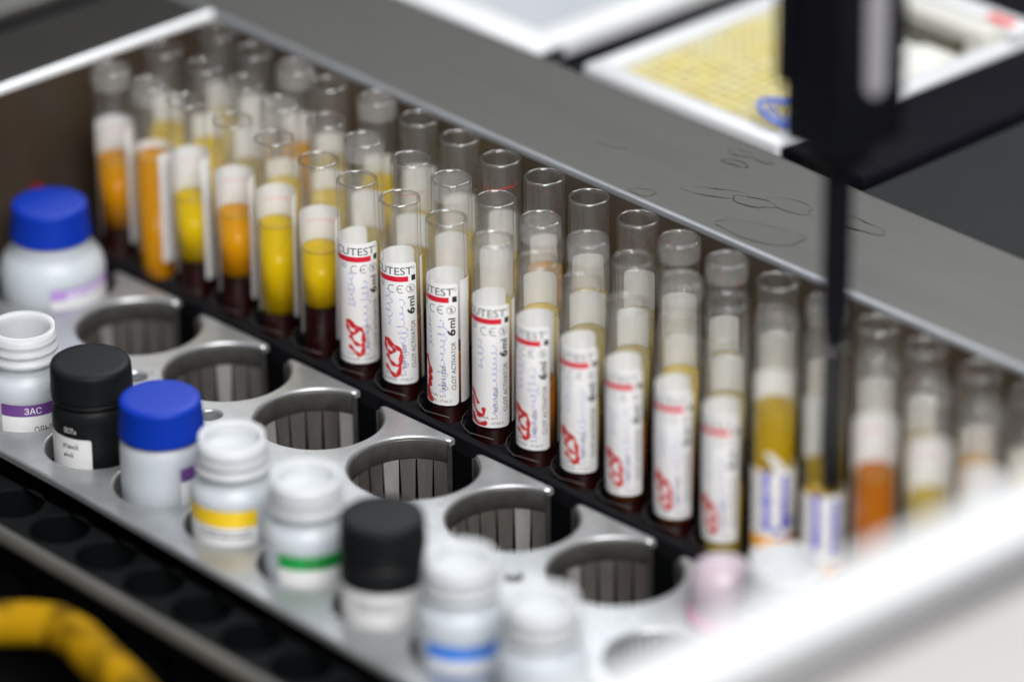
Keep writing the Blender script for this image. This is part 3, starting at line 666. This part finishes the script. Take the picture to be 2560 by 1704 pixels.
# ------------------------------------------------------------------ bottles
def bottle(x, y, label, kind, band=None, bodyR=12.9, col='hdpe', extra=None, deep=False):
    t = empty('reagent_bottle', (x, y, -106), label, 'bottle', 'reagent bottles in the metal tray')
    Z = lambda z: z + 106            # heights given in machine coordinates
    b = MB(); zt = -36.6
    if kind == 'cap' or kind == 'bigcap':
        R = bodyR
        if kind == 'bigcap': pr = [(.01, Z(-105)), (R - 2, Z(-105)), (R, Z(-103)), (R, Z(-59.5)), (R - .5, Z(-57)), (R - 2, Z(-54.2)), (R - 4.5, Z(-51.5)), (13.1, Z(-50)), (12.2, Z(-47))]
        else: pr = [(.01, Z(-105)), (R - 2, Z(-105)), (R, Z(-103)), (R, Z(-53)), (R - .3, Z(-50.6)), (R - 1.2, Z(-49.2)), (10.5, Z(-48.4)), (10.3, Z(-45))]
        b.lathe(pr, col, 64); b.build('bottle_body', t)
        c = MB(); ck = 'blackcap' if col == 'blackcap' else 'bluecap'
        r1 = 12.45; r2 = 13.4 if kind == 'bigcap' else (13.1 if ck == 'bluecap' else 12.7); zb = -48.3 if ck == 'bluecap' else -46.5
        pr = [(.01, Z(zt)), (r1 - 2.5, Z(zt)), (r1 - .9, Z(zt - .12)), (r1 - .3, Z(zt - .5)), (r1, Z(zt - 1.2)), (r1 + .05, Z(zt - 2)), (r2, Z(zb + .6)), (r2, Z(zb)), (r2 - 1.5, Z(zb)), (9, Z(zb + .2))]
        c.lathe(pr, ck, 144, rib=(5, 6, -.16) if ck == 'bluecap' else None)
        if ck == 'blackcap':
            c.lathe([(11.6, Z(zb + .1)), (12.0, Z(zb - .4)), (12.5, Z(zb - .7)), (12.5, Z(zb - 1.6)), (11.8, Z(zb - 2.0)), (11, Z(zb - 2.2))], ck, 64)
        c.build('screw_cap', t)
    else:
        R = bodyR
        pr = [(.01, Z(-105)), (R - 2, Z(-105)), (R, Z(-103)), (R, Z(-55.5)), (R - .25, Z(-53.4)), (R - 1.2, Z(-51.6)), (R - 2.4, Z(-50.6)), (10.2, Z(-49.8)), (10.0, Z(-48.6))]
        b.lathe(pr, col, 64); b.build('bottle_body', t)
        nk = 10.0; zt = -37.
        n = MB(); pr = [(nk, Z(-48.6)), (nk, Z(-47.6)), (nk + 1.2, Z(-47.2)), (nk + 1.5, Z(-46.4)), (nk + 1.3, Z(-45.6)), (nk + .1, Z(-45.1)), (nk + .05, Z(-44)), (nk + .9, Z(-43.5)), (nk + .95, Z(-42.7)), (nk + .1, Z(-42.1)), (nk, Z(-41)), (nk + .55, Z(-40.4)), (nk + .5, Z(-39.7)), (nk - .1, Z(-39.2)),
                        (nk - .1, Z(zt + .35)), (nk - .35, Z(zt)), (nk - 1.1, Z(zt)), (nk - 1.35, Z(zt - .4)), (nk - 1.4, Z(-39))] + ([(nk - 1.4, Z(-42)), (nk - 1.2, Z(-50)), (nk - 1.3, Z(-60)), (.01, Z(-62))] if deep else [(nk - 1.5, Z(-39.8)), (nk - 2.2, Z(-40.4)), (.01, Z(-40.6))])  # unless deep, a raised neck floor is added to brighten the opening
        n.lathe(pr, 'whitepl', 64); n.build('threaded_neck', t)
    if band:
        l = MB(); R = bodyR; k, a0, a1, z0, z1, paper = band
        u0, u1 = math.radians(a0) * R, math.radians(a1) * R
        if paper is not None: sheet(l, u0, u1, Z(-90), Z(z1 if paper else z0), R, rl=.8, rr=.8, lift=.06)
        if k: 
            n_ = 24; 
            sheet(l, u0, u1, Z(z0), Z(z1), R, k=k, lift=.12, rl=.5, rr=.5)
        if extra: extra(l, R, Z)
        l.build('paper_label', t)
    return t
def dashes(z0, z1, u0, u1, k, seed, st=1.3, h=.55):
    def f(l, R, Z):
        rr = random.Random(seed); z = z1
        while z > z0:
            u = u0
            while u < u1:
                w_ = rr.uniform(.6, 1.8); rect(l, u, min(u + w_, u1), Z(z - h), Z(z), k, R, .2); u += w_ + rr.uniform(.3, .5)
            z -= st
    return f
x = OX
def ex_b2(l, R, Z): 
    text(l, 'ЗАС', .4, Z(-61.3), 2.1, 'whiteink', R, lift=.2, length=5.4, slant=-.02); text(l, 'ОВЫЙ', 3.2, Z(-68.2), 2.3, 'ink', R, lift=.2, length=7)
def ex_b3(l, R, Z):
    text(l, 'РЕАКТ', -12.5, Z(-56.2), 1.5, 'whiteink', R, lift=.12, length=.1) if False else None
    text(l, 'ЕСТ»', -8.6, Z(-56.0), 1.6, 'whiteink', R, lift=.12, length=4.2)
    text(l, 'атный', -9.6, Z(-61.3), 1.75, 'ink', R, lift=.2, length=5.6); text(l, 'ный', -9.2, Z(-64.3), 1.6, 'ink', R, lift=.2, length=3.4)
bottle(5.2, HY, 'big milky bottle with blue cap standing in the well nearest the left wall', 'bigcap', ('lilac', 2, 130, -64.6, -60.8, True), bodyR=17.2, extra=dashes(-64, -62, 6, 22, 'whiteink', 5, 1.6, .8))
bottle(x[2], OY, 'open milky bottle with purple label lettering, leftmost in the outer line', 'open', ('purple', -32, 150, -62.2, -58.2, True), extra=ex_b2, deep=True)
bottle(x[3], OY, 'black bottle with black cap between the purple labelled and blue capped bottles', 'cap', (None, -115, 1, 0, -57.8, True), bodyR=12.6, col='blackcap', extra=ex_b3)
bottle(x[4], OY, 'milky bottle with ribbed blue screw cap next to the black bottle', 'cap', ('purple', 28, 120, -60.0, -55.5, True))
bottle(x[5], OY, 'white shallow necked bottle with yellow label band', 'open', ('ylband', -120, 34, -61.4, -55.9, True), extra=dashes(-65.5, -62.5, -11, 6, 'greyink', 8, 1.6, .7))
bottle(x[6], OY, 'white shallow necked bottle with green label band, left of the second black cap', 'open', ('grband', -40, 120, -62.2, -57.6, True), extra=dashes(-61, -59.5, 0, 10, 'ink', 9, 1.2, .5))
bottle(x[7], OY, 'black capped bottle with white label nearer the camera', 'cap', (None, -110, 60, 0, -56.6, True), bodyR=12.6, col='blackcap', extra=dashes(-62, -59.5, -8, 4, 'greyink', 12, 2., .9))
bottle(x[8], OY, 'milky shallow necked bottle with bright blue label band', 'open', ('blband', -50, 56, -64.2, -59.6, True), extra=dashes(-61, -60.3, 0, 9, 'hdpe', 13, 1.2, .8))
bottle(x[9], OY, 'pale shallow necked bottle with green band low at the bottom edge of the photo', 'open', ('grband', -60, 60, -66, -61.5, True))
# small vial with pink top in the last visible inner well
t = empty('vial', (312, -30, -114), 'small blurred vial with round translucent pink top beside the tube rack', 'vial')
mb = MB(); mb.lathe([(.01, 1), (9, 1), (9.6, 3), (9.6, 44), (9.4, 47), (8.8, 48), (8.6, 50)], 'hdpe', 48); mb.build('vial_body', t)
mb = MB(); mb.lathe([(9.8, 47), (10.6, 48.5), (10.5, 51), (9.6, 52.5)], 'pinkring', 48); mb.lathe([(9.6, 52.5), (9.8, 58), (9.2, 62), (7.4, 65.3), (4.4, 66.8), (.01, 67.2)], 'pinkpl', 48); mb.build('round_cap', t)
bottle(337, -30, 'blurred white bottle half hidden behind the white foreground frame', 'open')

# ------------------------------------------------------------------ sampling probe
PX_, PY_ = 16 * TP + 1.4, 1.5
pr = empty('sampling_probe', (PX_, PY_, -30), 'black sampling probe with thick head hanging down into a tube', 'probe')
def relp(mb): mb.v = [(a - PX_, b - PY_, c + 30) for a, b, c in mb.v]; return mb
mb = MB(); mb.lathe([(.01, -30.5), (2.2, -30.5), (2.9, -28.5), (3.3, -20), (3.35, 20), (4.0, 26), (4.15, 70), (4.15, 82)], 'probe', 32, (PX_, PY_)); relp(mb).build('probe_rod', pr)
mb = MB(); mb.rbox(PX_ - 12.5, PX_ + 11.5, PY_ - 11, PY_ + 15, 78, 250, 'probe', 2.5); 
mb.rbox(PX_ - 7, PX_ + 7, PY_ - 7, PY_ + 7, 71, 80, 'probe', 3)
mb.rbox(PX_ - 14.6, PX_ - 10, PY_ - 12, PY_ + 2, 125, 128, 'probe', 1.0); mb.rbox(PX_ - 14, PX_ - 10, PY_ - 12.5, PY_ - 6, 96, 140, 'probe', 1.2)
relp(mb).build('probe_head', pr)
mb = MB()
n = 24; pts = []
for i in range(n):
    a = 2 * PI * i / n; pts.append((PY_ + 1.5 + 4.0 * math.cos(a), 111.5 + (12 if math.sin(a) > 0 else -12) + 4.0 * math.sin(a)))
mb.add([(PX_ + 11.3, a, b) for a, b in pts] + [(PX_ + 12.4, PY_ + 1.5 + (a - PY_ - 1.5) * .9, b) for a, b in pts], [(i, (i + 1) % n, (i + 1) % n + n, i + n) for i in range(n)] + [tuple(range(n, 2 * n))], 'chrome', False)
relp(mb).build('slot_cover', pr)

# ------------------------------------------------------------------ beyond the deck: bench, trays
mb = MB(); mb.box(-300, 213, YO + 1, 620, -60, -21.5, 'bench'); mb.box(213, 760, YO + .5, 620, -40, -17, 'benchgrey'); tag(mb.build('bench_top'), None, None, kind='structure')
mb = MB(); mb.rbox(175, 212, 134, 620, -40, -14, 'bench', 2.5); tag(mb.build('black_frame'), 'thick black machine frame running beside the tray of yellow tips', 'frame')
def open_tray(x0, x1, y0, y1, z0, z1, w_, k, kin, floor):
    mb = MB()
    mb.rbox(x0, x1, y0, y0 + w_, z0, z1, k, 1.6); mb.rbox(x0, x1, y1 - w_, y1, z0, z1, k, 1.6)
    mb.rbox(x0, x0 + w_, y0 + .5, y1 - .5, z0, z1 - .05, k, 1.6); mb.rbox(x1 - w_, x1, y0 + .5, y1 - .5, z0, z1 - .05, k, 1.6)
    mb.box(x0 + 1, x1 - 1, y0 + 1, y1 - 1, z0 + .5, floor, kin); return mb
mb = open_tray(-150, 64, 130.5, 420, -21.3, -14.5, 14, 'white', 'trayin', -19); tag(mb.build('empty_tray'), 'blank white tray with pale grey bottom behind the deck', 'tray')
mb = open_tray(82, 173, 134, 262, -21.3, -14.5, 8.5, 'white', 'tipbase', -20)
rt_ = mb.build('tip_tray'); tag(rt_, 'white foam walled tray that holds the yellow pipette tips', 'tray')
mb = MB(); mb.rbox(140, 166, 196, 232, -24, -14.8, 'foam', 3); mb.rbox(110, 150, 226, 232, -19, -14.6, 'murkypl', 1.0); mb.rbox(110, 158, 234, 241, -19, -14.0, 'murkypl', 1.0); mb.rbox(88, 166, 242, 254, -26, -10.5, 'board', 1.2); mb.build('foam_insert', rt_)
mb = MB(); mb.box(156, 167, 252.5, 257, -10.4, -9.9, 'redmark'); mb.rbox(88, 172, 251, 262, -14, -10.5, 'white', 1); mb.build('tray_lip', rt_)
mb = MB(); rr = random.Random(11)
yy = 145.
while yy < 225:
    xx = 92.5
    while xx < 164:
        if not (xx > 137 and yy > 193):
            r = 1.95; a, b = xx + rr.uniform(-.1, .1), yy + rr.uniform(-.1, .1); z = -17 + rr.uniform(-.3, .3)
            mb.lathe([(r * .5, -20.2), (r * .8, z - 1), (r, z), (r * .6, z), (r * .5, z - 3)], 'tip', 8, (a, b))
        xx += 4.6
    yy += 4.6
tag(mb.build('pipette_tips'), 'mass of small yellow pipette tips filling the white tray', 'pipette tips', kind='stuff')
mb = MB(); cx_, cy_ = 167, 155
for k, (r_, t_) in enumerate(((11, .8), (8.2, .35), (6.3, .35))):
    mb.tube([(cx_ - 6 + r_ * math.cos(a) * .9, cy_ - 3 + r_ * math.sin(a) * .9, -11 + k * .3 + 1.5 * math.sin(a * 2)) for a in [2 * PI * i / 40 for i in range(41)]], t_, 'band')
tag(mb.build('tubing_coil'), 'thin blue tubing coil lying on the yellow tips beside the probe head', 'tubing')

# ------------------------------------------------------------------ white cover frame in the foreground
ROT = math.radians(-1.5); piv = (452, -150)
fr = empty('cover_frame', (452, -150, 30), 'wide white enamelled cover frame blurred across the lower right foreground', 'machine cover')
def relf(mb): mb.v = [(a - 452, b + 150, c - 30) for a, b, c in mb.v]; return mb
mb = MB(); mb.rbox(461.5, 485, -520, 160, 40, 60, 'frame', 5, 4, ROT, piv); relf(mb).build('frame_bar', fr)
mb = MB(); mb.rbox(484, 497.5, -520, 160, 36, 53, 'bench', 2, 3, ROT, piv); relf(mb).build('rubber_seal', fr)
mb = MB(); mb.rbox(496.5, 800, -520, 160, 40, 57, 'panel', 3, 3, ROT, piv); relf(mb).build('cover_panel', fr)
print('objects', len(bpy.data.objects), 'verts', sum(len(m.vertices) for m in bpy.data.meshes))
